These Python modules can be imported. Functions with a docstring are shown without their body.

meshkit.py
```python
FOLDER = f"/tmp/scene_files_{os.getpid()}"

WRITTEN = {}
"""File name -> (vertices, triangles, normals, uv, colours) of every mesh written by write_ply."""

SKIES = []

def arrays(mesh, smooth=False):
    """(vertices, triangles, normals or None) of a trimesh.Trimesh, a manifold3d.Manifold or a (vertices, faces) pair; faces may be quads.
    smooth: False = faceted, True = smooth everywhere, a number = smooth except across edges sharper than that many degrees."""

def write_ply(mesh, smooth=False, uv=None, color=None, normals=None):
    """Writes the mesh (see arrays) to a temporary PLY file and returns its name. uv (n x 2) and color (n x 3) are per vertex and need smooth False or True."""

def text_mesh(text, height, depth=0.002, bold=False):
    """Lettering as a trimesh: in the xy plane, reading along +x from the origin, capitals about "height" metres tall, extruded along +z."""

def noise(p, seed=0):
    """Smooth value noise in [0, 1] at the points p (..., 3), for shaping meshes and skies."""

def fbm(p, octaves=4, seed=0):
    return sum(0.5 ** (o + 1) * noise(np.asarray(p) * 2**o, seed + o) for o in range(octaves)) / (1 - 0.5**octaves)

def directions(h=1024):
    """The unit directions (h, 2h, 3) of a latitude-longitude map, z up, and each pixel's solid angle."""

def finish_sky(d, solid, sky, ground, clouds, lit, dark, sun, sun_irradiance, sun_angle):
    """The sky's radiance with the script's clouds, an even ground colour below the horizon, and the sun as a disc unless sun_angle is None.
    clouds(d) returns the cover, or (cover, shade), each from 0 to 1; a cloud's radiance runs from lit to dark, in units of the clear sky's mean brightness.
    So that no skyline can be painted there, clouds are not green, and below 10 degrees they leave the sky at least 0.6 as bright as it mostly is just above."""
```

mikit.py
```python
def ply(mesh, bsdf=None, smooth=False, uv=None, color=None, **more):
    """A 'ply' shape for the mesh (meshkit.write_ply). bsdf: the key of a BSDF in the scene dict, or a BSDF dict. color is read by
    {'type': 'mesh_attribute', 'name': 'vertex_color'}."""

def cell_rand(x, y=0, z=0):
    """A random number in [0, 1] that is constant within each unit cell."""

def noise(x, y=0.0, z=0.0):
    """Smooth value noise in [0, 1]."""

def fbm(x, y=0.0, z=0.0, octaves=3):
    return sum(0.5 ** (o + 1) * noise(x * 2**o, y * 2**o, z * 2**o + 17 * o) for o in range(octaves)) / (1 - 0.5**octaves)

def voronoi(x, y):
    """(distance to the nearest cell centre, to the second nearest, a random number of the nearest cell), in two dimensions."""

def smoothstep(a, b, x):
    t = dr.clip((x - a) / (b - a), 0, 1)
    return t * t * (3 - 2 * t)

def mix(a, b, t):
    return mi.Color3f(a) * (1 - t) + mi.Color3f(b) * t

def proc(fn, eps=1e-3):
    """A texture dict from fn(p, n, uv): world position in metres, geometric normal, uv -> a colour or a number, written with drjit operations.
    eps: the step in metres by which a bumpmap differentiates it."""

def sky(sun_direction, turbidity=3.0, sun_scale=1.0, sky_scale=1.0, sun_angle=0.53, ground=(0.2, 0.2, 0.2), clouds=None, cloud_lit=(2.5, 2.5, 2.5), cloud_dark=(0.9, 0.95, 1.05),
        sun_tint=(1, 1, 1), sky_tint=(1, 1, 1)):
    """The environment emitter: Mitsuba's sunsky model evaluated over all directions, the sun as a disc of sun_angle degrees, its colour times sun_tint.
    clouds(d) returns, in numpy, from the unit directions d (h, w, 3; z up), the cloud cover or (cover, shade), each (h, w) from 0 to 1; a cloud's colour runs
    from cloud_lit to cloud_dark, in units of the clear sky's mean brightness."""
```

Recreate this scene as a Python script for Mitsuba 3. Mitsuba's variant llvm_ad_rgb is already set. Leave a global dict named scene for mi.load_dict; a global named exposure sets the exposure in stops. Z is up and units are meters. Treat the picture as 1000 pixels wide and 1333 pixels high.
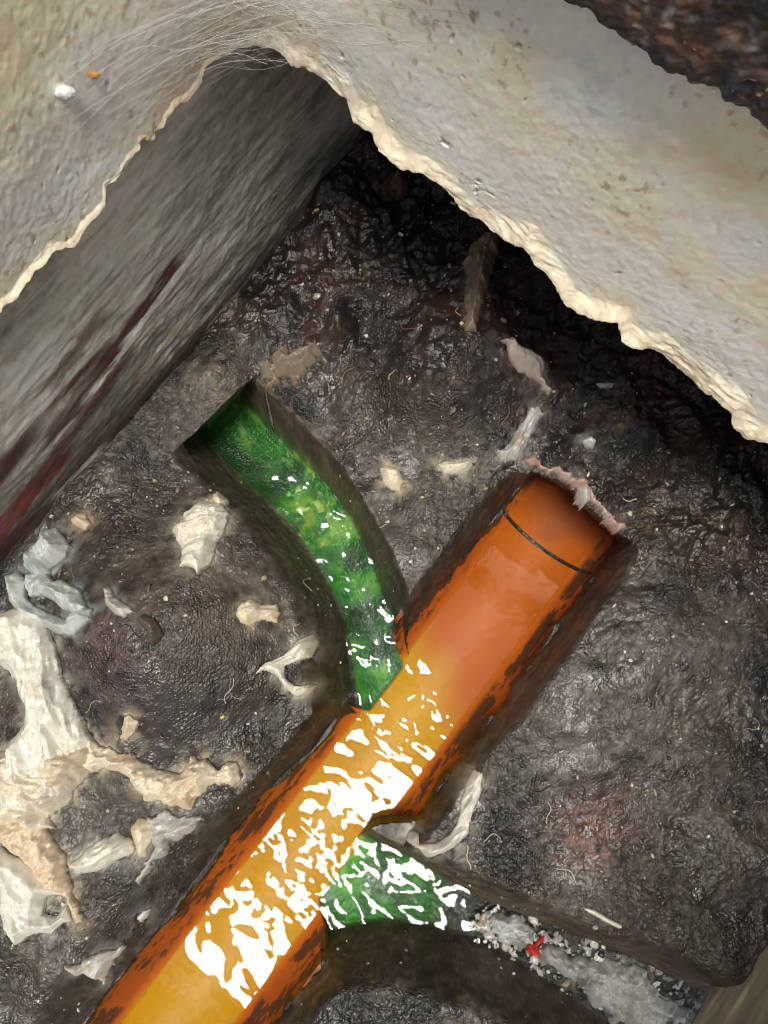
import math, numpy as np, trimesh, shapely, mitsuba as mi, drjit as dr, mikit, meshkit
from mikit import noise as tnoise, fbm as tfbm, smoothstep as tsm, mix as tmix
from scipy.ndimage import gaussian_filter
from scipy.spatial import cKDTree

scene, labels = {}, {}
T = mi.ScalarTransform4f
# ---------------------------------------------------------------- camera, sky, exposure
TAU, CH, F = math.radians(14), 0.91, 1048.0        # tilt from straight down, height of the phone, focal length in photo pixels
FW = np.array([0, math.sin(TAU), -math.cos(TAU)])
UP = np.array([0, math.cos(TAU), math.sin(TAU)])
RT = np.array([1.0, 0, 0])
CAM = np.array([0, 0, CH])
scene['camera'] = {'type': 'perspective', 'fov': 2 * math.degrees(math.atan(500 / F)), 'fov_axis': 'x', 'near_clip': 0.01, 'far_clip': 100.0,
                   'to_world': T().look_at(origin=CAM.tolist(), target=(CAM + FW).tolist(), up=UP.tolist())}
SUN = np.array([-0.047, -0.204, 1.0])
scene['sky'] = mikit.sky(SUN.tolist(), turbidity=3, sun_scale=0.42, sun_angle=16.5, sun_tint=(.88, 1.0, 1.14), clouds=lambda d: 1.0, cloud_lit=(1.0, 1.03, 1.09))
exposure = 2.85


# ---------------------------------------------------------------- helpers
def ray(p):
    p = np.atleast_2d(np.asarray(p, float))
    return FW + ((p[:, :1] - 500) / F) * RT - ((p[:, 1:2] - 666.5) / F) * UP


def at(p, z=0.0):
    """where the line of sight through a photo pixel meets the level z"""
    d = ray(p)
    return CAM + d * ((np.asarray(z) - CH) / d[:, 2])[:, None]


def on_plane(p, n, c):
    d = ray(p)
    return CAM + d * ((c - CAM @ n) / (d @ n))[:, None]


def sm(a, b, x):
    t = np.clip((x - a) / (b - a), 0, 1)
    return t * t * (3 - 2 * t)


def fbm2(x, y, f, octaves=4, seed=0, z=0):
    return meshkit.fbm(np.stack([x * f, y * f, z * f + np.full_like(x, 3.7 + seed)], -1), octaves, seed)


def ridge2(x, y, f, octaves=3, seed=0):
    out, tot = 0, 0
    for o in range(octaves):
        n = meshkit.noise(np.stack([x * f * 2 ** o, y * f * 2 ** o, np.full_like(x, 1.3 + o)], -1), seed + o)
        out = out + 0.5 ** o * (1 - np.abs(2 * n - 1))
        tot += 0.5 ** o
    return out / tot


def smin(a, b, k):
    h = np.clip(0.5 + 0.5 * (b - a) / k, 0, 1)
    return b * (1 - h) + a * h - k * h * (1 - h)


def grid_faces(nr, nc, keep=None):
    i = np.arange(nr * nc).reshape(nr, nc)
    a, b, c, d = i[:-1, :-1], i[:-1, 1:], i[1:, 1:], i[1:, :-1]
    ok = np.ones(a.shape, bool) if keep is None else keep
    return np.vstack([np.stack([a[ok], b[ok], c[ok]], -1), np.stack([a[ok], c[ok], d[ok]], -1)])


def compact(v, f, *extra):
    used = np.unique(f)
    m = np.full(len(v), -1)
    m[used] = np.arange(len(used))
    return (v[used], m[f], *[e[used] for e in extra])


def polyline(points, n=400):
    p = np.asarray(points, float)
    s = np.r_[0, np.cumsum(np.linalg.norm(np.diff(p[:, :2], axis=0), axis=1))]
    t = np.linspace(0, s[-1], n)
    out = np.stack([np.interp(t, s, p[:, k]) for k in range(p.shape[1])], -1)
    pad = 25
    for k in range(p.shape[1]):
        ext = np.r_[2 * out[0, k] - out[pad:0:-1, k], out[:, k], 2 * out[-1, k] - out[-2:-pad - 2:-1, k]]
        out[:, k] = np.convolve(ext, np.ones(pad) / pad, 'same')[pad:-pad]
    return out


def mat(key, color, rough=0.4, bump=None, spec=0.5, eps=6e-4, **more):
    b = {'type': 'principled', 'base_color': color if isinstance(color, dict) else {'type': 'rgb', 'value': list(color)},
         'roughness': rough if isinstance(rough, dict) else float(rough), 'specular': float(spec), **more}
    if bump is not None:
        b = {'type': 'bumpmap', 'arbitrary': mikit.proc(bump, eps), 'bsdf': b, 'scale': 1.0}
        b = {'type': 'bumpmap', 'tex': b.pop('arbitrary'), **b}
    scene[key] = {'type': 'twosided', 'bsdf': b}
    return key


VCOL = {'type': 'mesh_attribute', 'name': 'vertex_color'}


def put(key, shape, label=None, cat=None, group=None, kind=None):
    scene[key] = shape
    d = {k: v for k, v in (('label', label), ('category', cat), ('group', group), ('kind', kind)) if v}
    if d:
        labels[key] = d
    return key


def tube(p, r, k=5):
    p = np.asarray(p)
    t = np.gradient(p, axis=0)
    t /= np.linalg.norm(t, axis=1, keepdims=True)
    a = np.cross(t, [.3, .2, .93])
    a /= np.linalg.norm(a, axis=1, keepdims=True)
    b = np.cross(t, a)
    ph = np.arange(k) * 2 * math.pi / k
    v = (p[:, None] + r * (np.cos(ph)[None, :, None] * a[:, None] + np.sin(ph)[None, :, None] * b[:, None])).reshape(-1, 3)
    i = np.arange(len(p) * k).reshape(len(p), k)
    j = np.roll(i, -1, 1)
    return v, np.vstack([np.stack([i[:-1], j[:-1], j[1:]], -1).reshape(-1, 3), np.stack([i[:-1], j[1:], i[1:]], -1).reshape(-1, 3)])


def num(name):
    k, i = name, 0
    while k in scene or k in labels:
        i += 1
        k = f'{name}_{i:03d}'
    return k


# ---------------------------------------------------------------- plan of the chamber
AZ = math.radians(53)
U = np.array([math.cos(AZ), math.sin(AZ), 0])          # along the drain, towards the far wall
V = np.array([U[1], -U[0], 0])                         # across the drain, towards the right wall
VL, VR, UB, UN = -0.436, 0.445, 0.66, -0.82            # left, right, back and near walls
UF = 0.36                                              # the rendered lintel over the far side
ZTOP = 0.74
ZS, R = -0.040, 0.080                                  # the drain's rim level and radius
ZW = -0.1025                                           # water
PA, PB = at([[330, 1205]], ZS)[0], at([[662, 768]], ZS)[0]
AX = (PB - PA) / np.linalg.norm(PB - PA)
NX = np.array([AX[1], -AX[0], 0])
O0 = PA.copy()


def tn(x, y):
    """along and across the drain"""
    return (x - O0[0]) * AX[0] + (y - O0[1]) * AX[1], (x - O0[0]) * NX[0] + (y - O0[1]) * NX[1]


def tnp(px, z):
    w = at(px, z)
    return tn(w[:, 0], w[:, 1])


# mouth of the covered drain, joint, branch mouths (all along the drain)
e_t, e_n = tnp([[640, 609], [660, 611], [700, 624], [735, 644], [762, 672], [792, 706]], -0.005)
j_t = float(np.mean(tnp([[650, 648], [700, 697], [780, 742]], -0.06)[0]))
def mouth_t(a_rim, a_low, b_low, b_rim):
    return [float(tnp([p], z)[0][0]) for p, z in ((a_rim, -.043), (a_low, ZW), (b_low, ZW), (b_rim, -.043))]


ML, MR = mouth_t((436, 926), (466, 916), (513, 856), (530, 812)), mouth_t((438, 1216), (396, 1213), (478, 1062), (548, 1052))


def mouth_k(m, t):
    lo, hi = min(m[0], m[1]), max(m[0], m[1]) + .004
    lo2, hi2 = min(m[2], m[3]) - .004, max(m[2], m[3])
    return sm(lo, hi, t) * sm(hi2, lo2, t)


order = np.argsort(e_n)
E_N, E_T = e_n[order], e_t[order]


def t_end(n):
    return np.interp(n, E_N, E_T)


# side channels: centre line (photo pixels on the water) with half widths in metres
def channel(px, hw):
    w = at(px, ZW)[:, :2]
    return polyline(np.column_stack([w, hw]), 400)


CL = channel([(272, 528), (297, 554), (332, 588), (372, 624), (410, 664), (443, 716), (467, 770), (485, 822), (500, 880), (520, 930)],
             [.040, .039, .038, .037, .035, .032, .029, .030, .036, .042])
CR = channel([(390, 1130), (440, 1142), (512, 1153), (575, 1176), (650, 1209), (715, 1238), (800, 1282), (870, 1318), (930, 1345)],
             [.062, .054, .036, .024, .021, .027, .036, .038, .036])
HEAD = .135
treeL, treeR = cKDTree(CL[:, :2]), cKDTree(CR[:, :2])


def chan_d(tree, C, x, y):
    """distance outside the channel's edge, side (+1 = right of the flow line), index along"""
    d, i = tree.query(np.stack([x, y], -1))
    t = np.gradient(C[:, :2], axis=0)[i]
    side = np.sign(t[..., 0] * (y - C[i, 1]) - t[..., 1] * (x - C[i, 0]))
    return d - C[i, 2], -side, i / len(C)


BUMPS = [  # photo pixel, radius (m), height (m)
    (215, 830, .12, .085), (60, 1000, .16, .012), (575, 505, .065, .050), (640, 470, .06, .012), (840, 860, .14, .052), (700, 960, .09, .018),
    (930, 640, .12, .02), (520, 1290, .10, .012), (440, 400, .07, .022), (545, 430, .06, .02), (280, 505, .035, .018), (130, 600, .07, .012), (330, 440, .06, .015)]
BW = [(at([[a, b]])[0], r, h) for a, b, r, h in BUMPS]


def base_height(x, y):
    u, v = x * U[0] + y * U[1], x * V[0] + y * V[1]
    h = 0.004 + 0 * x
    for w, r, hh in BW:
        h = h + hh * np.exp(-((x - w[0]) ** 2 + (y - w[1]) ** 2) / (r * r))
    h = h + 0.05 * sm(.30, .62, u) + 0.015 * sm(.25, .43, v) + 0.012 * sm(-.34, -.44, v)
    h = h + 0.020 * (fbm2(x, y, 11, 3, 5) - .5) + .018 * (fbm2(x, y, 26, 3, 6) - .5)
    muck = sm(.26, .36, u + .22 * np.clip(-v - .10, 0, .3) + .05 * (fbm2(x, y, 20, 2, 8) - .5))
    h = h + muck * (0.060 * (fbm2(x, y, 18, 4, 21) - .5) + 0.022 * ridge2(x, y, 34, 4, 4))
    return h, muck


def height(x, y, fine=True):
    """the benching's surface; also the masks that its colour needs"""
    x, y = np.asarray(x, float), np.asarray(y, float)
    b, muck = base_height(x, y)
    t, n = tn(x, y)
    wob = 0.006 * (fbm2(x, y, 60, 3, 31) - .5) + 0.012 * (fbm2(x, y, 17, 2, 33) - .5)
    te = t_end(n) + .012 * (fbm2(x, y, 70, 3, 35) - .5)
    dm = np.abs(n) - (R + .001)
    lower = sm(.02, -.10, t)
    wsl = (1 - .8 * sm(-.05, .0, t - te)) * np.where(n < 0, .012 + .05 * sm(.12, -.02, t), .012 + .016 * sm(.16, .05, t))
    lap = np.where(n < 0, .004 + .012 * sm(.1, .2, t), .0005 + .008 * sm(.12, .22, t))
    pipe_side = -.040 + (b + .040) * sm(0, 1, np.clip((dm + lap + wob) / (wsl + lap), 0, 3)) ** .62
    over = sm(-.004, .004, t - te)
    main = pipe_side * (1 - over) + 9 * over
    dl, sl, il = chan_d(treeL, CL, x, y)
    dr_, sr, ir = chan_d(treeR, CR, x, y)
    topL = 1.0 * (il < HEAD)                                   # the branch runs in under the benching at its head
    zbed = ZW - .020 + .012 * np.clip(1 + dl / .045, 0, 1) ** 2 + .004 * (fbm2(x, y, 70, 3, 41) - .5)
    wl = np.where(sl > 0, .052 + .02 * (fbm2(x, y, 14, 2, 44) - .5), .013 + .012 * sm(.3, .8, il))
    left = np.where(dl < 0, zbed, zbed + (b - zbed) * sm(0, 1, np.clip((dl + .3 * wob) / wl, 0, 1)) ** np.where(sl > 0, .75, .6))
    bedR = ZW - .016 + .010 * np.clip(1 + dr_ / .04, 0, 1) ** 2 + .03 * sm(.45, .95, ir) + .006 * (fbm2(x, y, 60, 3, 47) - .5)
    wr = .040 + .034 * (fbm2(x, y, 18, 3, 48) - .5)
    right = np.where(dr_ < 0, bedR, bedR + (b - bedR) * sm(0, 1, np.clip((dr_ + .3 * wob) / wr, 0, 1)) ** .65)
    left = np.where(topL > .5, 9, left)
    left = np.where(il > .985, 9, left)
    right = np.where(ir < .015, 9, right)
    h = smin(smin(b, np.minimum(main, 9), .008), smin(left, right, .004), .006)
    dch = np.minimum(np.minimum(np.where(over > .5, 9, dm), np.where(topL > .5, 9, dl)), dr_)
    slope = np.where(sl > 0, sm(.055, .005, dl), sm(.022, .010, dl)) * (topL < .5)
    smooth_lip = sm(.060, .035, dl) * (sl <= 0) * (topL < .5)
    slope = np.maximum(slope, sm(.05, .005, dr_))
    if fine:
        rough = sm(-.002, .01, dch) * (1 - .5 * slope) * (1 - .7 * smooth_lip)
        wet = .30 + .70 * sm(.40, .60, fbm2(x, y, 15, 3, 49))
        h = h + rough * wet * (.0040 * (ridge2(x, y, 95, 3, 51) - .55) + .0034 * (ridge2(x, y, 210, 2, 55) - .5) + .006 * (fbm2(x, y, 36, 3, 58) - .5))
        h = h + slope * sm(0, .008, dch) * (.0045 * (fbm2(x, y, 90, 4, 61, h) - .5) + .0020 * (ridge2(x, y, 190, 2, 62) - .5))
    mouth = np.where(n < 0, mouth_k(ML, t), mouth_k(MR, t))
    wob2 = .010 * (fbm2(x, y, 90, 3, 37) - .5) + .012 * (fbm2(x, y, 30, 2, 38) - .5)
    sunk = (np.abs(n) < (R - lap + wob2) * (1 - mouth) + .036 * mouth) & (t < te)
    return h, dict(muck=muck, t=t, n=n, dl=dl, sl=sl, il=il, dr=dr_, ir=ir, dm=dm, dch=dch, slope=slope, sunk=sunk, over=over, b=b, lower=lower, topL=topL)


def on_bench(px, it=3):
    w = at(px, 0.0)
    for _ in range(it):
        h, _m = height(w[:, 0], w[:, 1], False)
        w = at(px, np.clip(h, -.11, .2))
    return w


# ---------------------------------------------------------------- benching
G = 0.0016
gx, gy = np.arange(-.60, .66, G), np.arange(-.46, 1.04, G)
X, Y = np.meshgrid(gx, gy)
Uu, Vv = X * U[0] + Y * U[1], X * V[0] + Y * V[1]
inside = (Vv > VL - .03) & (Vv < VR + .03) & (Uu < UB + .03) & (Uu > -.62)
idx = np.nonzero(inside.ravel())[0]
xs, ys = X.ravel()[idx], Y.ravel()[idx]
h, M = height(xs, ys)
h = np.where(M['sunk'], -.19, h)
Hfull, col = np.full(X.size, 0.0), np.zeros((X.size, 3))
Hfull[idx] = h


def stain(x, y, px, r):
    w = at([px], .02)[0]
    return np.exp(-((x - w[0]) ** 2 + (y - w[1]) ** 2) / (r * r))


def bench_color(x, y, m, z):
    z = np.clip(z, -.12, .2)
    n1, n2, n3 = fbm2(x, y, 14, 4, 71, z), fbm2(x, y, 45, 4, 72, z), fbm2(x, y, 130, 3, 73, z)
    dark, grey, pale = np.array([.008, .008, .008]), np.array([.060, .054, .050]), np.array([.18, .168, .155])
    k = sm(.38, .58, .55 * n1 + .25 * n2 + .2 * n3)[:, None]
    c = dark * (1 - k) + grey * k
    k = (sm(.50, .70, .4 * n2 + .6 * n3) * .6 * sm(.35, .6, n1))[:, None]
    c = c * (1 - k) + pale * k
    brown = np.array([.045, .032, .024])
    k = (sm(.45, .65, fbm2(x, y, 9, 3, 74)) * .5)[:, None]
    c = c * (1 - k) + brown * (.5 + n2[:, None]) * k
    for px, r, rgb, a in (((165, 855), .03, (.16, .045, .055), .6), ((255, 790), .05, (.15, .085, .055), .5), ((775, 1075), .03, (.26, .09, .07), .6),
                          ((300, 760), .06, (.19, .17, .16), .5), ((800, 860), .08, (.15, .14, .14), .5), ((700, 980), .06, (.17, .16, .155), .5),
                          ((190, 900), .07, (.13, .12, .13), .4), ((560, 500), .05, (.10, .10, .105), .4), ((910, 640), .06, (.12, .095, .055), .6),
                          ((280, 500), .03, (.26, .22, .18), .6), ((930, 1040), .03, (.24, .22, .2), .5), ((80, 1010), .05, (.18, .15, .12), .4),
                          ((250, 970), .06, (.018, .018, .02), .75), ((250, 1140), .05, (.02, .02, .02), .8), ((900, 480), .08, (.02, .02, .02), .7), ((740, 420), .09, (.018, .017, .017), .7)):
        k = (np.clip(stain(x, y, px, r * 1.25) * (4.2 * (.5 * n2 + .5 * n3) - 1.25), 0, 1) * a)[:, None]
        c = c * (1 - k) + np.array(rgb) * .72 * (.5 + n3[:, None]) * k
    k = (m['muck'] * .85)[:, None]
    mud = np.array([.009, .0065, .006]) * (.4 + 1.2 * n2[:, None]) + np.array([.035, .014, .011]) * (sm(.5, .68, fbm2(x, y, 24, 3, 76)) * .8)[:, None] \
        + np.array([.09, .07, .05]) * (sm(.6, .75, n3 * .5 + n2 * .5) * .8)[:, None]
    c = c * (1 - k) + mud * k
    slime = np.array([.066, .050, .038]) * (.3 + 1.4 * n2[:, None]) + np.array([.07, .055, .04]) * sm(.5, .7, n3)[:, None]
    k = np.clip(m['slope'] * .95, 0, 1)[:, None]
    c = c * (1 - k) + slime * k
    k = (sm(.06, .0, m['dm']) * np.where(m['n'] < 0, 1, .3) * (1 - m['over']) * .9)[:, None]
    c = c * (1 - k) + slime * .4 * k
    c = c * np.array([.82, .78, .74])
    # the beds of the branches, green with drain dye and algae
    n4, n5 = fbm2(x, y, 60, 4, 81), fbm2(x, y, 150, 3, 82)
    n6 = fbm2(x, y, 26, 3, 83)
    green = np.array([.008, .120, .004]) * (.25 + 2.2 * sm(.3, .7, n6)[:, None] * n4[:, None])
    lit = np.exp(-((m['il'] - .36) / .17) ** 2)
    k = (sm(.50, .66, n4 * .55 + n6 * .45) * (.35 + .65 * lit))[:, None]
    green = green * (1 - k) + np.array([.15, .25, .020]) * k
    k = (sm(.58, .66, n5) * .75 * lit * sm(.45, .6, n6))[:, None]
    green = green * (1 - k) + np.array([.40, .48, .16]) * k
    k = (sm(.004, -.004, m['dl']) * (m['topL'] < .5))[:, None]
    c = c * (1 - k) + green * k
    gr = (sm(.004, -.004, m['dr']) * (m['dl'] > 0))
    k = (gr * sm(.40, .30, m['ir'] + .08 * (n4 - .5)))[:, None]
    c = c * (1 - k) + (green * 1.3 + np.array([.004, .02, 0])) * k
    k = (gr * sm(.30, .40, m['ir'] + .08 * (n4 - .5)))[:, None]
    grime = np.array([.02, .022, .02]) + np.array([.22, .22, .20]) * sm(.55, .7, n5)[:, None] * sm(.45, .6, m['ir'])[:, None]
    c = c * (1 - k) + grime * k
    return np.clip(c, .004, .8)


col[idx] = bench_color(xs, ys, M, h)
Vx = np.stack([X.ravel(), Y.ravel(), Hfull], -1)
# under the rim of the two mouths the mortar overhangs: its foot lies further in
foot = np.zeros(X.size)
near_end = np.zeros(X.size)
near_end[idx] = M['sunk'] * sm(-.05, -.005, M['t'] - t_end(M['n']))
Vx += near_end[:, None] * AX * .07
headL = np.array([*(CL[0, :2] - CL[12, :2]), 0]) / np.linalg.norm(CL[0, :2] - CL[12, :2])
near_end[:] = 0
near_end[idx] = (M['topL'] < .5) * (h < -.03) * sm(.06, -.005, M['dl']) * sm(HEAD + .12, HEAD, M['il']) * (M['dl'] < .05)
Vx += near_end[:, None] * headL * .052
ins = inside.reshape(X.shape)
keep = ins[:-1, :-1] & ins[:-1, 1:] & ins[1:, 1:] & ins[1:, :-1]
v, f, c = compact(Vx, grid_faces(*X.shape, keep), col)


def bench_bump(p, n, uv):
    a = tnoise(p.x * 420, p.y * 420, p.z * 420)
    b = tnoise(p.x * 900 + 7, p.y * 900, p.z * 900)
    return (.0007 + .0013 * tsm(.38, .62, tfbm(p.x * 15, p.y * 15, 4.0, 3))) * (dr.abs(2 * a - 1) + .4 * b)


mat('wet_concrete', VCOL, mikit.proc(lambda p, n, uv:   .27 + .36 * tnoise(p.x * 60, p.y * 60, p.z * 60)), bench_bump, .6)
bench_v, bench_f, bench_c = v, f, c

# ---------------------------------------------------------------- orange drain
J_T = float(j_t)
AXx, AXy, NXx, NXy, O0x, O0y = [float(q) for q in (AX[0], AX[1], NX[0], NX[1], O0[0], O0[1])]
MIX_T = float(tnp([[610, 885]], ZW)[0][0])


def pipe_color(p, n, uv):
    t = (p.x - O0x) * AXx + (p.y - O0y) * AXy
    c = (p.x - O0x) * NXx + (p.y - O0y) * NXy
    a = tfbm(t * 14, c * 30, 2.0, 3)
    orange = tmix([.35, .078, .006], [.43, .105, .010], a)
    dye = tsm(MIX_T + .02, MIX_T - .05, t + .5 * c + .05 * (a - .5)) * tsm(ZW + .003, ZW - .003, p.z)
    col = tmix(orange, tmix([.40, .190, .001], [.47, .235, .002], a), dye)
    dry = tsm(ZW + .002, ZW + .010, p.z)
    col = tmix(col, mi.Color3f(.25, .058, .016), dry * .75 * tsm(.02, -.12, t))
    col = tmix(col, mi.Color3f(.28, .055, .008), dry * .6)
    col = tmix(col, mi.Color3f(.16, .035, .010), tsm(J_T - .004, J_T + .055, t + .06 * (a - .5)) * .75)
    s = tfbm(t * 26, p.z * 90, c * 14, 4)
    s2 = tfbm(t * 120, p.z * 260, c * 40 + 5, 3)
    wl_ = (p.z - (ZW + .024)) / .016
    dirt = tsm(.50, .60, .65 * s + .35 * s2 + .10 * dr.exp(-wl_ * wl_) * tsm(-.02, .02, c)) * dry
    rimd = tsm(-.058, -.043, p.z + .02 * (s - .5)) * .8
    col = tmix(col, mi.Color3f(.030, .020, .015), dr.clip(dirt * .85 + rimd * tsm(.4, .6, s2), 0, 1))
    return col


mat('orange_plastic', mikit.proc(pipe_color), .5, lambda p, n, uv: .0009 * tfbm(p.x * 120, p.y * 120, p.z * 120, 3), .25)
mat('black_rubber', mikit.proc(lambda p, n, uv: tmix([.012, .011, .01], [.10, .075, .05], tsm(.55, .72, tfbm(p.x * 220, p.y * 220, p.z * 220, 2)))), .5,
    lambda p, n, uv: .001 * tnoise(p.x * 300, p.y * 300, p.z * 300))


def half_pipe(t0, t1, r=R, th=.005, step=.004, mouths=True, seed=0):
    ts = np.linspace(t0, t1, max(3, int((t1 - t0) / step)))
    s = np.linspace(-1, 1, 61)
    full = math.radians(88)
    jag = .03 * (meshkit.fbm(np.stack([ts * 90, 0 * ts, 0 * ts + seed], -1), 3, seed) - .5)
    lo, hi = np.full(len(ts), -full) + jag, np.full(len(ts), full) + jag[::-1]
    if mouths:
        cut = math.acos((ZS - (ZW - .006)) / r)
        for lim, mm, sg in ((lo, ML, -1), (hi, MR, 1)):
            k = mouth_k(mm, ts)
            lim[:] = lim * (1 - k) + sg * cut * k
    ph = lo[:, None] + (hi - lo)[:, None] * (s + 1) / 2

    def surf(rr):
        return O0 + ts[:, None, None] * AX + (rr * np.sin(ph))[..., None] * NX + np.array([0, 0, 1]) * (-(rr * np.cos(ph)))[..., None]
    a, b = surf(r), surf(r + th)
    nr, nc = ph.shape
    fa = grid_faces(nr, nc)
    v = np.vstack([a.reshape(-1, 3), b.reshape(-1, 3)])
    i = np.arange(nr * nc).reshape(nr, nc)
    loop = np.r_[i[0, :], i[1:, -1], i[-1, -2::-1], i[-2:0:-1, 0]]
    l2 = np.roll(loop, -1)
    m = nr * nc
    return trimesh.Trimesh(v, np.vstack([fa, fa[:, ::-1] + m, np.stack([loop, l2, l2 + m], -1), np.stack([loop, l2 + m, loop + m], -1)]), process=False)


labels['drain_pipe'] = {'label': 'orange plastic half pipe drain running diagonally through the benching, yellow where the dyed water flows', 'category': 'pipe'}
put('drain_pipe__channel', mikit.ply(half_pipe(-.42, j_t - .0026), 'orange_plastic', 40))
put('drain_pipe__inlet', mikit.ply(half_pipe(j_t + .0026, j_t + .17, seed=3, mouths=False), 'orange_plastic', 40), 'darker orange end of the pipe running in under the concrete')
put('drain_pipe__rubber_seal', mikit.ply(half_pipe(j_t - .0024, j_t + .0024, R + .0012, .003, .0008, False, 5), 'black_rubber', 40), 'black rubber ring between the two pipe lengths')

# ---------------------------------------------------------------- water
g2 = .0012
wx, wy = np.meshgrid(np.arange(-.50, .50, g2), np.arange(-.42, .55, g2))
wt, wn = tn(wx, wy)
mask = (np.abs(wn) < .068) & (wt < j_t + .12)
box_l = treeL.query(np.stack([wx, wy], -1), distance_upper_bound=.085)
dl, sl, il = chan_d(treeL, CL, wx.ravel(), wy.ravel())
dr_, sr, ir = chan_d(treeR, CR, wx.ravel(), wy.ravel())
dl, il, dr_, ir = [q.reshape(wx.shape) for q in (dl, il, dr_, ir)]
mask |= (dl < .022) | ((dr_ < .020) & (ir < .80))
amp_main = sm(.215, .13, wt + .4 * wn) * sm(-.235, -.10, wt)
amp_l = sm(.02, .0, dl) * (.30 + .70 * sm(.12, .34, il)) * 3.4
amp_r = sm(.02, .0, dr_) * sm(.55, .3, ir) * 2.2
amp = np.maximum(np.maximum(amp_main, amp_l), amp_r) * .9 + .06 + .16 * sm(-.02, .06, wt)
amp = gaussian_filter(amp, 6)
wu, wv = wx * U[0] + wy * U[1], wx * V[0] + wy * V[1]
wp = .008 * (fbm2(wx, wy, 22, 2, 91) - .5)


def wave(a, b, fa, fb, seed, oc=2):
    return meshkit.fbm(np.stack([(a + wp) * fa, (b + wp) * fb, 0 * a + seed], -1), oc, seed) - .5


hw = .0034 * wave(wu, wv, 34, 24, 3) + .0012 * wave(wu, wv, 85, 60, 4)
near_j = sm(-.13, .02, wt + .3 * wn)
amp = amp * np.where(np.abs(wn) < .07, .17 + .75 * near_j, .9)
amp = gaussian_filter(amp, 8)
hw = gaussian_filter(hw * amp, 1.0)
wz = ZW + hw + .010 * sm(.55, .9, ir) * (dr_ < .03)
keep = mask[:-1, :-1] & mask[:-1, 1:] & mask[1:, 1:] & mask[1:, :-1]
v, f = compact(np.stack([wx, wy, wz], -1).reshape(-1, 3), grid_faces(*wx.shape, keep))
scene['clear_water'] = {'type': 'thindielectric', 'int_ior': 1.30, 'ext_ior': 1.0, 'specular_transmittance': {'type': 'rgb', 'value': [.97, .99, .95]}}
put('water', mikit.ply((v, f), 'clear_water', True), 'rippled water with green drain dye running through the drain', kind='structure')

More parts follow.
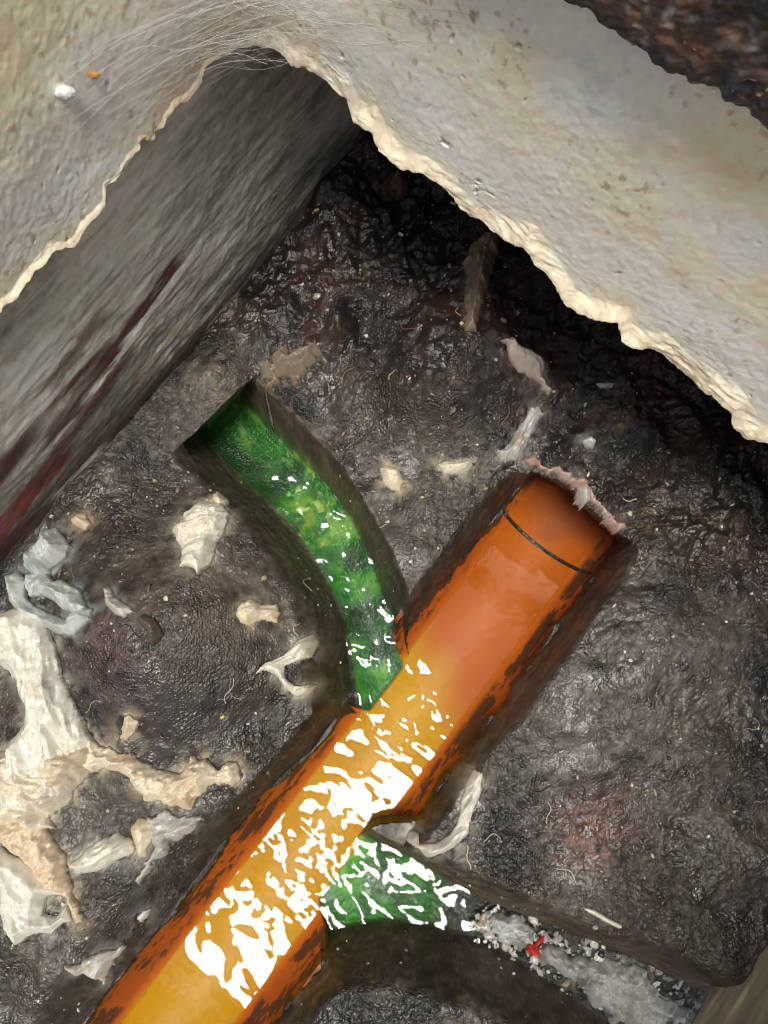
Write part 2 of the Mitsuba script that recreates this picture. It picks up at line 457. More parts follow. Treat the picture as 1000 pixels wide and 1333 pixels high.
# ---------------------------------------------------------------- chamber walls
def panel(origin, e1, e2, w, hgt, step, disp, nrm, seed):
    a, b = np.meshgrid(np.arange(0, w + step, step), np.arange(0, hgt + step, step))
    d = disp(a, b)
    p = np.asarray(origin) + a[..., None] * e1 + b[..., None] * e2 + d[..., None] * nrm
    return (p.reshape(-1, 3), grid_faces(*a.shape)), a.ravel(), b.ravel()


Z = np.array([0, 0, 1.0])


def left_disp(a, b):
    q = a - .25 * b
    return .006 * (fbm2(q * .35, b, 40, 4, 101) - .5) + .0022 * (ridge2(q * .25, b, 110, 3, 102) - .5) + .002 * (fbm2(a, b, 160, 3, 103) - .5)


def left_color(a, b):
    q = a - .25 * b
    n1, n2, n3 = fbm2(q * .4, b, 22, 4, 111), fbm2(q * .16, b, 95, 3, 112), fbm2(a, b, 60, 4, 113)
    c = np.array([.72, .70, .64]) * (.12 + 1.55 * n1 + .25 * (n3 - .5))[:, None]
    zb = b - .012
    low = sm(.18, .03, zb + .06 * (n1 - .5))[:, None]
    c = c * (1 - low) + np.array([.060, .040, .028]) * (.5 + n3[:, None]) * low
    k = (sm(.46, .56, fbm2(q * .14, b, 30, 3, 114)) * sm(.36, .54, fbm2(a, b, 13, 3, 115)) * sm(.8, .5, a) * sm(.26, .2, zb) * sm(.02, .06, zb) * .95)[:, None]
    c = c * (1 - k) + np.array([.085, .024, .026]) * (.6 + .8 * n3[:, None]) * k
    k = (sm(.54, .66, n2 * .7 + n3 * .3) * .8)[:, None]
    c = c * (1 - k) + np.array([.62, .60, .55]) * k
    k = (sm(.44, .34, n2 * .7 + n3 * .3) * .35)[:, None]
    c = c * (1 - k) + np.array([.10, .085, .07]) * k
    c = c * (.55 + .9 * fbm2(q * .12, b, 280, 2, 117))[:, None] * (.75 + .5 * fbm2(a, b, 220, 2, 116))[:, None]
    c = c * .84
    w_ = .010 * (fbm2(a, b, 18, 3, 118) - .5)
    for (a0, b0), (a1, b1), hh, rgb, st in (((.34, .112), (.46, .118), .016, (.17, .032, .028), .95), ((.42, .120), (.56, .150), .012, (.12, .045, .040), .8),
                                            ((.55, .176), (.68, .205), .012, (.085, .022, .026), .95), ((.50, .225), (.58, .238), .012, (.12, .040, .042), .7), ((.46, .165), (.56, .185), .012, (.10, .03, .032), .7),
                                            ((.59, .176), (.715, .198), .0052, (.88, .88, .84), 1.0), ((.42, .070), (.485, .064), .0055, (.62, .58, .50), .95), ((.52, .158), (.60, .172), .004, (.82, .80, .75), .9),
                                            ((.585, .108), (.66, .116), .006, (.55, .50, .41), .8), ((.44, .205), (.52, .215), .004, (.85, .84, .80), .8), ((.60, .235), (.75, .255), .004, (.75, .74, .70), .7), ((.47, .250), (.53, .262), .005, (.85, .86, .86), .7)):
        tt = np.clip((a - a0) / (a1 - a0), 0, 1)
        hh = hh * 1.35
        dd = np.abs(b - (b0 + (b1 - b0) * tt) + w_)
        k = (sm(hh, hh * .55, dd + .5 * hh * (n3 - .5)) * sm(a0 - .02, a0 + .01, a) * sm(a1 + .02, a1 - .01, a) * sm(.26, .42, fbm2(q * .3, b, 90, 3, 119)) * st)[:, None]
        c = c * (1 - k) + np.array(rgb) * (.7 + .6 * n3[:, None]) * k
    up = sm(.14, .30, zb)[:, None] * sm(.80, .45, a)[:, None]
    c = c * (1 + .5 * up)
    return np.clip(c, .01, .85)


mat('smeared_wall', VCOL, .38, lambda p, n, uv: .0006 * tfbm(p.x * 300, p.y * 300, p.z * 300, 2), .5)
pm, a, b = panel(V * VL + U * -.45 - Z * .03, U, Z, 1.12, .46, .0025, left_disp, V, 1)
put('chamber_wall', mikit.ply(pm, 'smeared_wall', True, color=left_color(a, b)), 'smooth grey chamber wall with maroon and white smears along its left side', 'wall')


def right_disp(a, b):
    return .004 * (fbm2(a * .3, b, 60, 4, 121) - .5) + .004 * (ridge2(a * .2, b, 150, 3, 122) - .5)


pm, a, b = panel(V * VR + U * -.55 - Z * .03, U, Z, 1.22, 1.1, .004, right_disp, -V, 2)
n1, n2 = fbm2(a * .25, b, 120, 4, 125), fbm2(a, b, 30, 3, 126)
cr = 2.3 * np.array([.16, .135, .095]) * (.4 + 1.2 * n1[:, None]) + np.array([.30, .25, .18]) * (sm(.58, .72, n1) * .6)[:, None]
put('chamber_wall_001', mikit.ply(pm, 'smeared_wall', True, color=cr), 'brown brushed chamber wall at the lower right corner of the pit', 'wall')
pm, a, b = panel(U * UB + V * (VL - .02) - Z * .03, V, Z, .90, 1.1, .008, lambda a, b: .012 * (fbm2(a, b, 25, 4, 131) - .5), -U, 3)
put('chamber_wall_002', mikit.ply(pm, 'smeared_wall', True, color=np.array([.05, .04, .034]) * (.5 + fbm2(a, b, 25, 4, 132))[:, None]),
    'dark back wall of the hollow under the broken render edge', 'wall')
pm, a, b = panel(U * UN + V * (VL - .02) - Z * .2, V, Z, .90, 1.26, .01, lambda a, b: .008 * (fbm2(a, b, 25, 4, 141) - .5), U, 4)
put('near_wall', mikit.ply(pm, 'smeared_wall', True, color=np.array([.22, .20, .17]) * (.5 + fbm2(a, b, 25, 4, 142))[:, None]),
    'stained near wall of the chamber behind the viewer', kind='structure')
bx = trimesh.creation.box([.22 + .02, .95, .02])
dz = np.eye(4)
# floor beyond the modelled benching and the cover slab round the opening
def slab_box(u0, u1, v0, v1, z0, z1):
    m = trimesh.creation.box([u1 - u0, v1 - v0, z1 - z0])
    tf = np.eye(4)
    tf[:3, 0], tf[:3, 1], tf[:3, 2] = U, V, Z
    tf[:3, 3] = U * (u0 + u1) / 2 + V * (v0 + v1) / 2 + Z * (z0 + z1) / 2
    m.apply_transform(tf)
    if np.linalg.det(tf[:3, :3]) < 0:
        m.invert()
    return m


mat('grey_concrete', mikit.proc(lambda p, n, uv: tmix([.22, .21, .19], [.34, .33, .30], tfbm(p.x * 12, p.y * 12, p.z * 12, 3))), .7)
ring = [slab_box(.372, .95, -.8, .8, ZTOP, ZTOP + .15), slab_box(-1.2, -.79, -.8, .8, ZTOP, ZTOP + .15),
        slab_box(-.79, .372, -.8, -.44, ZTOP, ZTOP + .15), slab_box(-.79, .372, .44, .8, ZTOP, ZTOP + .15)]
put('cover_slab', mikit.ply(trimesh.util.concatenate(ring), 'grey_concrete'), 'concrete slab round the opening of the chamber', kind='structure')
put('chamber_base', mikit.ply(slab_box(-1.0, .8, -.6, .6, -.30, -.20), 'grey_concrete'), 'concrete base slab of the chamber', kind='structure')

# ---------------------------------------------------------------- cement render with its broken lower edge
VC, RC = -.422, .055            # face of the render on the left wall, radius of its rounded corner
EDGE_L = [(0, 405), (18, 388), (35, 365), (52, 346), (70, 325), (86, 322), (102, 318), (112, 295), (124, 283), (137, 268), (139, 245), (155, 226), (170, 205), (186, 184),
          (202, 180), (214, 161), (225, 145), (236, 134), (245, 132), (256, 122), (262, 110), (268, 90)]
EDGE_F = [(362, 70), (380, 90), (398, 94), (415, 105), (433, 118), (450, 130), (460, 160), (474, 167), (485, 170), (495, 195), (505, 200), (520, 215), (530, 220), (550, 223),
          (566, 237), (580, 250), (592, 268), (605, 285), (625, 290), (640, 302), (650, 307), (670, 318), (687, 325), (697, 342), (710, 355), (725, 376), (740, 395), (760, 407),
          (780, 415), (807, 417), (812, 440), (827, 452), (850, 455), (866, 470), (880, 485), (900, 499), (917, 510), (940, 523), (954, 535), (958, 553), (972, 570), (1000, 572)]
FL_L, FL_F = .002, .005          # how far the broken edge stands proud
ql = on_plane(EDGE_L, V, VC + FL_L)
qf = on_plane(EDGE_F, U, UF - FL_F)
s_corner0 = UF - RC             # along: s = u on the left wall, then the arc, then v
ARC = RC * math.pi / 2
sL, zL = ql @ U, ql[:, 2]
sF, zF = s_corner0 + ARC + (qf @ V - (VC + RC)), qf[:, 2]
ks = np.r_[-.6, sL.min() - .03, sL, s_corner0 + ARC * .5, sF, sF.max() + .03, 2.0]
kz = np.r_[zL[0], zL[0], zL, (zL[-1] + zF[0]) / 2, zF, zF[-1], zF[-1]]
o = np.argsort(ks)
ks, kz = ks[o], kz[o]
cs = .0012
s_arr = np.arange(-.30, s_corner0 + ARC + (VR + .01 - VC - RC), cs)
zb = np.interp(s_arr, ks, kz) + .006 * (meshkit.fbm(np.stack([s_arr * 130, 0 * s_arr, 0 * s_arr], -1), 3, 151) - .5)
rows = np.r_[np.linspace(0, .08, 60)[:-1], np.linspace(.08, .75, 190)]
S, Rr = np.meshgrid(s_arr, rows)
ZZ = zb[None, :] + Rr * (ZTOP + .01 - zb)[None, :] / .75


def cement_frame(S):
    th = np.clip((S - s_corner0) / ARC, 0, 1) * math.pi / 2
    ue = np.minimum(S, s_corner0)
    pos_u = ue + RC * np.sin(th)
    pos_v = VC + RC * (1 - np.cos(th)) + np.maximum(S - s_corner0 - ARC, 0)
    nrm = np.cos(th)[..., None] * V - np.sin(th)[..., None] * U
    return pos_u[..., None] * U + pos_v[..., None] * V, nrm


farness = sm(s_corner0 + .02, s_corner0 + ARC, S)
fw_ = (.005 + .017 * farness) * (.35 + 1.3 * fbm2(S, ZZ * 0, 22, 4, 161))
fl = FL_L * (1 - farness) + FL_F * farness
hz = ZZ - zb[None, :]
frac = 1 - sm(.0, 1.0, np.clip(hz / fw_, 0, 1))
fringe = (1 - sm(.70, 1.15, hz / fw_ + .9 * (fbm2(S, ZZ, 60, 4, 162) - .5)))
apex = 1 - .9 * np.exp(-((S - s_corner0 - .5 * ARC) / .062) ** 2)
fringe = fringe * apex
disp = fl * apex * frac * (.15 + 1.5 * sm(.3, .65, fbm2(S, ZZ * 0, 14, 3, 163))) + .007 * (fbm2(S, ZZ, 9, 3, 165) - .5) + .0010 * (fbm2(S, ZZ, 90, 3, 166) - .5) + .0009 * (fbm2(S, ZZ, 260, 2, 164) - .5) + fringe * (.0035 * (ridge2(S * .35, ZZ + .15 * S, 170, 3, 167) - .5) + .003 * (fbm2(S, ZZ, 150, 3, 168) - .5))
pit = sm(.745, .80, fbm2(S, ZZ, 85, 3, 169))
disp = disp - .0035 * pit * (1 - fringe)
pos, nrm = cement_frame(S)
front = pos + nrm * disp[..., None] + ZZ[..., None] * Z
# underside and back of the coat
p0, n0 = cement_frame(s_arr)
th_ = .010 + .022 * sm(s_corner0, s_corner0 + ARC, s_arr)
under = [p0 + n0 * (disp[0] - k * (th_ + disp[0]))[:, None] + (zb + .004 * k)[:, None] * Z for k in (.33, .66, 1.0)]
back_top = p0 - n0 * th_[:, None] + (ZTOP + .01) * Z
allr = np.vstack([back_top[None], np.stack(under[::-1]), front])
n1, n2, n3 = fbm2(S, ZZ, 5.5, 4, 171), fbm2(S, ZZ, 22, 4, 172), fbm2(S, ZZ, 110, 3, 173)
greyc, cream, brown = np.array([.66, .68, .68]), np.array([.78, .61, .43]), np.array([.37, .28, .21])
hgt_ = ZZ - zb[None, :]
band = np.exp(-((hgt_ - .065 + .09 * (n1 - .5)) / .05) ** 2)
k = np.clip(sm(.33, .46, n1 + .14 * (n2 - .5)) * (1 - .85 * band), 0, 1)[..., None]
cc = greyc * (1 - k) + cream * k
cc = cc * (.80 + .40 * n2 + .34 * (n3 - .5) + .22 * (fbm2(S, ZZ, 300, 2, 176) - .5))[..., None]
k = (sm(.10, .34, hgt_) * sm(.48, .62, .5 * n1 + .5 * n2) * .40)[..., None]
cc = cc * (1 - k) + brown * k
k = (sm(.66, .72, .5 * n2 + .5 * n3) * .7)[..., None]
cc = cc * (1 - k) + np.array([.10, .08, .06]) * k
k = (sm(.2, .42, hgt_) * .18)[..., None]
cc = cc * (1 - k) + np.array([.15, .125, .095]) * k
spk = sm(.63, .70, fbm2(S, ZZ, 210, 2, 174)) * sm(.40, .60, n2)
k = (spk * .55)[..., None]
cc = cc * (1 - k) + np.array([.16, .13, .10]) * k
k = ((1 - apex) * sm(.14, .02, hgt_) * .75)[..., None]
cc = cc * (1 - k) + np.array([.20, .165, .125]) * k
k = (sm(.58, .68, .5 * n2 + .5 * n1) * .6)[..., None]
cc = cc * (1 - k) + np.array([.80, .77, .70]) * k
k = (pit * .6)[..., None]
cc = cc * (1 - k) + np.array([.12, .10, .08]) * k
k = (fringe * (.55 + .5 * n2) * .9)[..., None]
cc = cc * (1 - k) + np.array([.60, .53, .40]) * (.50 + .9 * n3[..., None]) * k
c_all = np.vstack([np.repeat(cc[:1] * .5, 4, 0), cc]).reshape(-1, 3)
mat('cement', VCOL, .55, lambda p, n, uv: .00025 * tfbm(p.x * 260, p.y * 260, p.z * 260, 2), .45)
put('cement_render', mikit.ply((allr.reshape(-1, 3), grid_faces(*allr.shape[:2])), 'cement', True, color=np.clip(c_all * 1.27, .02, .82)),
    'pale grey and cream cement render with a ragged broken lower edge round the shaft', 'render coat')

# dark rusty rim over the render on the far side
rq = on_plane([(735, 0), (800, 38), (870, 85), (930, 120), (1000, 158)], U, UF - .012)
rs, rz = rq @ V, rq[:, 2]
sv = np.arange(rs[0] - .12, VR, .0024)
zb2 = np.interp(sv, rs, rz) + .010 * (meshkit.fbm(np.stack([sv * 60, 0 * sv, 0 * sv], -1), 3, 181) - .5)
rr = np.linspace(0, 1, 120)
A, B = np.meshgrid(sv, rr)
Zr = zb2[None] + B * (ZTOP + .005 - zb2)[None]
pr = .006 * sm(0, .03, B) + .006 * (ridge2(A, Zr, 75, 3, 182) - .5) + .008 * (fbm2(A, Zr, 160, 3, 183) - .5)
fr = (UF - .010 - pr)[..., None] * U + A[..., None] * V + Zr[..., None] * Z
bk = (UF - .004 + 0 * sv)[:, None] * U + sv[:, None] * V + zb2[:, None] * Z
fr = np.vstack([bk[None], fr])
n1, n2 = fbm2(A, Zr, 30, 4, 185), fbm2(A, Zr, 140, 3, 186)
cc = np.array([.025, .026, .03]) * (.5 + n2[..., None]) + np.array([.16, .065, .03]) * (sm(.5, .66, n1) * sm(.02, .15, B))[..., None] + np.array([.18, .17, .16]) * (sm(.62, .75, n2) * .8)[..., None]
mat('rusty_iron', VCOL, .3, lambda p, n, uv: .0012 * tfbm(p.x * 240, p.y * 240, p.z * 240, 2), .6)
put('shaft_rim', mikit.ply((fr.reshape(-1, 3), grid_faces(*fr.shape[:2])), 'rusty_iron', True, color=np.vstack([cc[:1], cc]).reshape(-1, 3)),
    'dark rusty rough rim above the pale render at the top right', 'rim')

# ---------------------------------------------------------------- wads, scraps and lumps lying on the benching
mat('wet_paper', VCOL, .30, lambda p, n, uv: .0006 * tfbm(p.x * 350, p.y * 350, p.z * 350, 2), .5)


def wad(poly, thick=.008, fold=.004, ang=0., stretch=3., fs=70, seed=0, tone=((.56, .50, .40), (.66, .62, .54)), lift=.0, step=.0011, ragged=.004, lumpy=0., stainc=(.30, .20, .11), stain_k=.35):
    w = on_bench(poly)
    q = w[:, :2]
    # densify with ragged edges
    ring = shapely.Polygon(q).buffer(0)
    if ring.geom_type != 'Polygon':
        ring = max(ring.geoms, key=lambda g: g.area)
    L = ring.length
    ss = np.arange(0, L, .0015)
    pts = np.array([ring.exterior.interpolate(s_).coords[0] for s_ in ss])
    ctr = pts.mean(0)
    nn = np.stack([fbm2(pts[:, 0], pts[:, 1], 110, 4, seed + 1), fbm2(pts[:, 0], pts[:, 1], 110, 4, seed + 2)], -1) - .5
    pts = pts + nn * ragged * 2.2
    poly2 = shapely.Polygon(pts).buffer(0)
    if poly2.geom_type != 'Polygon':
        poly2 = max(poly2.geoms, key=lambda g: g.area)
    x0, y0, x1, y1 = poly2.bounds
    x, y = np.meshgrid(np.arange(x0 - step, x1 + 2 * step, step), np.arange(y0 - step, y1 + 2 * step, step))
    ins = shapely.contains_xy(poly2, x, y)
    bd = np.vstack([np.array(poly2.exterior.coords)] + [np.array(r_.coords) for r_ in poly2.interiors])
    ls = shapely.LineString(poly2.exterior.coords)
    d = shapely.distance(shapely.points(x.ravel(), y.ravel()), poly2.boundary).reshape(x.shape)
    # pull the outermost ring of vertices onto the outline
    hx, m = height(x.ravel(), y.ravel(), True)
    hx = gaussian_filter(np.clip(hx, -.10, .2).reshape(x.shape), 2.2)
    ca, sa = math.cos(ang), math.sin(ang)
    wpx, wpy = x + .006 * (fbm2(x, y, 60, 2, seed + 5) - .5), y + .006 * (fbm2(x, y, 60, 2, seed + 6) - .5)
    a, b = (wpx * ca + wpy * sa) / stretch, -wpx * sa + wpy * ca
    rg = ridge2(a, b, fs, 4, seed + 7) ** 1.6 + .15
    rg2 = ridge2((x * ca + y * sa) / (.6 * stretch + .4), -x * sa + y * ca, fs * 2.6, 3, seed + 8)
    fold, thick, ragged = fold * 1.5, thick * .8, ragged * 1.25
    lump = fbm2(x, y, 55, 3, seed + 9)
    prof = np.clip(d / (.6 * thick + .004), 0, 1) ** .7
    top = hx + prof * thick * (.55 + .9 * lump * (1 + lumpy) - .45 * lumpy) + prof * fold * (rg - .35) * 1.6 + lift * np.exp(-d / .003) * sm(.45, .7, fbm2(x, y, 40, 2, seed + 11)) + .001
    top = top + prof * fold * .9 * (rg2 - .5) + prof * .0014 * (fbm2(x, y, 240, 2, seed + 12) - .5)
    keep = ins[:-1, :-1] & ins[:-1, 1:] & ins[1:, 1:] & ins[1:, :-1]
    f = grid_faces(*x.shape, keep)
    N = x.size
    e = np.sort(np.vstack([f[:, [0, 1]], f[:, [1, 2]], f[:, [2, 0]]]), 1)
    ed = np.vstack([f[:, [0, 1]], f[:, [1, 2]], f[:, [2, 0]]])
    key = e[:, 0] * N + e[:, 1]
    uq, first, cnt = np.unique(key, return_index=True, return_counts=True)
    be = ed[first[cnt == 1]]
    v = np.vstack([np.stack([x, y, top], -1).reshape(-1, 3), np.stack([x, y, hx - .006], -1).reshape(-1, 3)])
    ff = np.vstack([f, f[:, ::-1] + N, np.stack([be[:, 1], be[:, 0], be[:, 0] + N], -1), np.stack([be[:, 1], be[:, 0] + N, be[:, 1] + N], -1)])
    if thick > .004 and stain_k > 0:
        SMEARS.append((poly2, np.array(tone[0])))
    k = np.clip(sm(.3, .65, .45 * lump + .35 * rg + .2 * rg2), 0, 1)[..., None]
    c = np.array(tone[0]) * (1 - k) + np.array(tone[1]) * k
    k = (sm(.50, .68, fbm2(x, y, 45, 3, seed + 14)) * stain_k)[..., None]
    c = c * (1 - k) + np.array(stainc) * k
    c = np.clip(c, .02, .8).reshape(-1, 3)
    v, ff, c = compact(v, ff, np.vstack([c, c]))
    return v, ff, c


SMEARS = []
WHITE = ((.44, .40, .32), (.62, .58, .49))
CREAM = ((.46, .38, .26), (.62, .54, .41))
TAN = ((.34, .24, .15), (.58, .47, .34))
BLUE = ((.26, .29, .29), (.48, .50, .48))
GREY = ((.22, .22, .20), (.46, .45, .42))
DULL = ((.12, .09, .065), (.28, .22, .165))
DARK = ((.03, .024, .02), (.09, .07, .055))
RUST = ((.018, .010, .008), (.070, .036, .026))


def item(name, label, cat, poly, group=None, **kw):
    kw.setdefault('seed', (len(labels) * 37) % 9000 + 300)
    k = num(name)
    polys = poly if isinstance(poly[0], list) else [poly]
    vs, fs, cs, off = [], [], [], 0
    for i, pp in enumerate(polys):
        k2 = {**kw, 'seed': kw['seed'] + 17 * i}
        if len(polys) > 1:
            k2['ang'] = kw.get('angs', [0] * 9)[i]
        k2.pop('angs', None)
        v, f, c = wad(pp, **k2)
        vs.append(v), fs.append(f + off), cs.append(c)
        off += len(v)
    put(k, mikit.ply((np.vstack(vs), np.vstack(fs)), 'wet_paper', True, color=np.vstack(cs)), label, cat, group)


item('tissue_wad', 'crumpled white tissue wad with soft folds beside the curved green branch', 'tissue wad',
     [(224, 695), (240, 672), (262, 655), (290, 656), (303, 672), (295, 690), (302, 672), (287, 708), (276, 735), (258, 750), (247, 735), (233, 740), (238, 715)], thick=.012, fold=.008, ang=.45, stretch=3.2, fs=62, tone=WHITE, lift=.006, stain_k=.1)
item('paper_scrap', 'small cream pulp scrap just above the crumpled white tissue wad', 'paper scrap', [(275, 645), (288, 640), (300, 652), (294, 662), (280, 660)], thick=.007, fold=.003, tone=CREAM)
item('paper_lump', 'small tan lump near the smeared left wall, above the blue grey twisted wipe', 'paper lump', [(94, 676), (102, 668), (113, 671), (121, 684), (114, 692), (99, 688)], thick=.010, fold=.004, tone=TAN)
item('wet_wipe', 'blue grey twisted wet wipe coiled up against the foot of the left wall', 'wet wipe',
     [[(59, 691), (77, 688), (95, 710), (90, 728), (70, 741), (64, 759), (44, 750), (33, 739), (37, 721), (51, 706)], [(8, 752), (26, 743), (37, 759), (35, 776), (48, 790), (68, 799), (90, 807), (99, 796), (123, 792), (121, 809), (101, 827), (79, 827), (57, 816), (31, 805), (15, 783)], [(57, 759), (84, 754), (106, 770), (117, 790), (105, 802), (88, 796), (70, 783), (55, 774)], [(37, 750), (62, 743), (73, 761), (62, 776), (44, 781), (35, 768)]], thick=.019, fold=.009, angs=[-.9, -.5, -.6, .8], stretch=3.4, fs=70, tone=BLUE, lift=.004, stainc=(.10, .11, .11), ragged=.003, lumpy=.4)
item('wet_wipe', 'long white wet wipe stretched down the left edge below the blue grey one', 'wet wipe',
     [(0, 800), (28, 792), (60, 806), (76, 842), (84, 882), (104, 925), (122, 960), (118, 1000), (92, 1040), (52, 1062), (0, 1060), (0, 985), (30, 950), (38, 925), (22, 886), (2, 862)], thick=.018, fold=.010, ang=1.9, stretch=4.5, fs=55, tone=((.44, .41, .35), (.62, .60, .53)), lift=.004, stain_k=.3)
item('pulp_crust', 'tan crust of dried pulp running from the white wipe towards the orange drain', 'pulp crust',
     [(112, 958), (140, 972), (172, 982), (205, 1000), (235, 1006), (250, 985), (272, 990), (288, 1002), (298, 992), (312, 990), (315, 1012), (302, 1027), (282, 1022), (262, 1034), (250, 1054), (224, 1050), (190, 1040), (165, 1014), (142, 1000), (118, 1008)], thick=.015, fold=.007, ang=.3, stretch=1.6, fs=75, tone=CREAM, lumpy=.8, ragged=.007, lift=.004, stainc=(.36, .22, .11), stain_k=.5)
item('pulp_crust', 'lumpy tan crust below the white wipe at the left edge', 'pulp crust',
     [(0, 1062), (30, 1066), (56, 1062), (66, 1085), (84, 1105), (90, 1130), (102, 1168), (112, 1196), (100, 1202), (88, 1170), (60, 1160), (30, 1120), (0, 1090)], thick=.012, fold=.007, fs=90, stretch=1.3, tone=TAN, lumpy=.9, ragged=.007, stain_k=.5)
item('wet_wipe', 'flat grey white wipe with a torn hole at the lower left edge', 'wet wipe',
     [(0, 1098), (22, 1112), (48, 1130), (74, 1146), (86, 1160), (66, 1166), (62, 1188), (76, 1190), (88, 1178), (98, 1196), (72, 1212), (48, 1214), (26, 1228), (10, 1210), (0, 1180)], thick=.012, fold=.008, ang=2.2, stretch=4, fs=45, tone=((.36, .36, .32), (.58, .56, .50)), lift=.005, stain_k=.15)
item('tissue_wad', 'pale twisted tissue wad on the lower left benching, pointing at a cream lump', 'tissue wad',
     [(90, 1128), (108, 1112), (128, 1094), (155, 1083), (172, 1090), (178, 1108), (160, 1118), (140, 1128), (112, 1138)], thick=.014, fold=.008, ang=.5, stretch=3.5, fs=60, tone=((.40, .42, .38), (.62, .60, .52)), stain_k=.2)
item('paper_lump', 'cream lump between the twisted tissue wad and the wet black slope', 'paper lump', [(170, 1078), (182, 1064), (196, 1068), (204, 1082), (196, 1098), (192, 1116), (180, 1114), (176, 1096)], thick=.010, fold=.005, tone=CREAM)
item('paper_scrap', 'splayed grey white scrap low on the left slope near the bottom edge', 'paper scrap',
     [(82, 1256), (100, 1252), (120, 1240), (150, 1232), (172, 1228), (152, 1246), (142, 1262), (144, 1274), (134, 1284), (120, 1272), (98, 1268)], thick=.009, fold=.006, ang=.5, fs=90, tone=GREY, ragged=.007)
item('paper_lump', 'cream crumbly lump in the middle of the left benching', 'paper lump', [(306, 800), (314, 784), (328, 778), (340, 786), (362, 786), (368, 800), (362, 812), (340, 808), (326, 816), (312, 812)], thick=.012, fold=.005, tone=CREAM, lumpy=.5, stainc=(.5, .38, .15))
item('tissue_strip', 'curled white tissue strip shaped like a hook on the lip beside the green branch', 'tissue strip',
     [(330, 880), (345, 862), (372, 852), (390, 832), (408, 824), (416, 836), (408, 858), (388, 862), (372, 868), (372, 882), (384, 892), (402, 890), (417, 892), (404, 904), (386, 908), (370, 898), (358, 878), (346, 874)], thick=.006, fold=.005, ang=.5, fs=80, tone=WHITE, ragged=.002, lift=.003, stain_k=.1)
item('paper_lump', 'small pale lump above the tan crust on the left benching', 'paper lump', [(157, 948), (162, 932), (172, 930), (184, 940), (178, 952), (168, 966), (158, 962)], thick=.009, fold=.004, tone=CREAM)
item('paper_scrap', 'small grey scrap right of the blue grey twisted wipe', 'paper scrap', [(135, 768), (144, 762), (152, 778), (168, 786), (178, 796), (164, 806), (150, 800), (140, 786)], thick=.009, fold=.005, tone=GREY)
item('dark_lump', 'dark wet lump between the twisted wipe and the red stain on the left benching', 'lump', [(178, 806), (190, 798), (206, 806), (214, 828), (204, 844), (194, 836), (190, 820)], thick=.012, fold=.005, tone=DARK)
item('paper_lump', 'cream lump with a brown stain on the brown slope above the drain', 'paper lump', [(494, 612), (504, 606), (518, 612), (526, 628), (520, 642), (508, 638), (498, 630)], thick=.009, fold=.005, tone=CREAM)
item('paper_lump', 'whitish lump just left of the covered end of the orange drain', 'paper lump', [(569, 605), (580, 600), (598, 602), (614, 602), (608, 612), (594, 620), (576, 618)], thick=.010, fold=.004, tone=((.48, .43, .30), (.64, .60, .48)))
item('paper_scrap', 'torn grey and cream scrap above the covered end of the orange drain', 'paper scrap', [(646, 588), (660, 578), (672, 560), (684, 538), (700, 528), (706, 540), (694, 556), (692, 572), (680, 590), (668, 598), (660, 606), (650, 602)], thick=.010, fold=.007, ang=1.0, tone=GREY, ragged=.008, fs=90)
item('paper_shred', 'pinkish shredded strip on the dark muck under the render edge', 'paper shred', [(650, 444), (668, 446), (682, 456), (700, 464), (708, 478), (706, 494), (716, 508), (712, 516), (700, 502), (684, 490), (674, 482), (662, 468)], thick=.010, fold=.006, ang=-.9, tone=((.22, .15, .13), (.50, .43, .38)), ragged=.007)
item('rag_strip', 'long brown rag strip hanging down from under the render edge', 'rag', [(612, 322), (628, 306), (648, 304), (650, 326), (640, 356), (632, 384), (624, 414), (616, 434), (602, 430), (604, 398), (606, 366), (602, 346)], thick=.018, fold=.010, ang=1.3, stretch=4, fs=70, tone=DULL, ragged=.006)
item('paper_shred', 'thin grey shred lying on the dark benching below the middle of the render edge', 'paper shred', [(774, 500), (790, 498), (803, 500), (796, 506), (780, 508)], thick=.006, fold=.003, tone=GREY, ragged=.002)
item('paper_shred', 'pale shred standing by the right side of the covered drain end', 'paper shred', [(750, 632), (756, 620), (764, 632), (768, 652), (760, 660), (752, 648)], thick=.009, fold=.004, tone=GREY, ragged=.003)
item('paper_shred', 'small grey curl on the dark concrete behind the covered drain end', 'paper shred', [(756, 574), (768, 566), (776, 574), (770, 586), (760, 584)], thick=.008, fold=.004, tone=GREY, ragged=.003)
item('rag_strip', 'bent off white rag strip on the right benching beside the drain', 'rag', [(616, 1000), (628, 1004), (626, 1030), (618, 1050), (610, 1070), (612, 1084), (596, 1100), (574, 1112), (556, 1116), (546, 1106), (528, 1092), (532, 1080), (544, 1086), (548, 1098), (566, 1096), (584, 1086), (594, 1070), (600, 1044), (606, 1018)], thick=.010, fold=.006, ang=.9, stretch=3, fs=80, tone=((.40, .37, .31), (.60, .57, .50)), ragged=.003, lift=.004, stain_k=.25)
item('paper_shred', 'thin white shred lying along the upper bank of the right branch', 'paper shred', [(752, 1178), (770, 1182), (790, 1192), (812, 1204), (808, 1210), (786, 1200), (766, 1188)], thick=.004, fold=.002, tone=WHITE, ragged=.001)
item('sludge_lump', 'pale flaky sludge at the head of the green branch', 'sludge heap', [(330, 490), (352, 468), (384, 448), (410, 452), (416, 474), (396, 486), (372, 500), (350, 512), (334, 506)], thick=.014, fold=.010, ang=.7, fs=80, tone=((.04, .032, .025), (.24, .20, .15)), ragged=.022, stretch=1.4)
item('brown_lump', 'small brown lump deep in the black hollow', 'lump', [(498, 236), (510, 224), (528, 226), (534, 246), (522, 262), (506, 256)], thick=.030, fold=.010, tone=RUST)
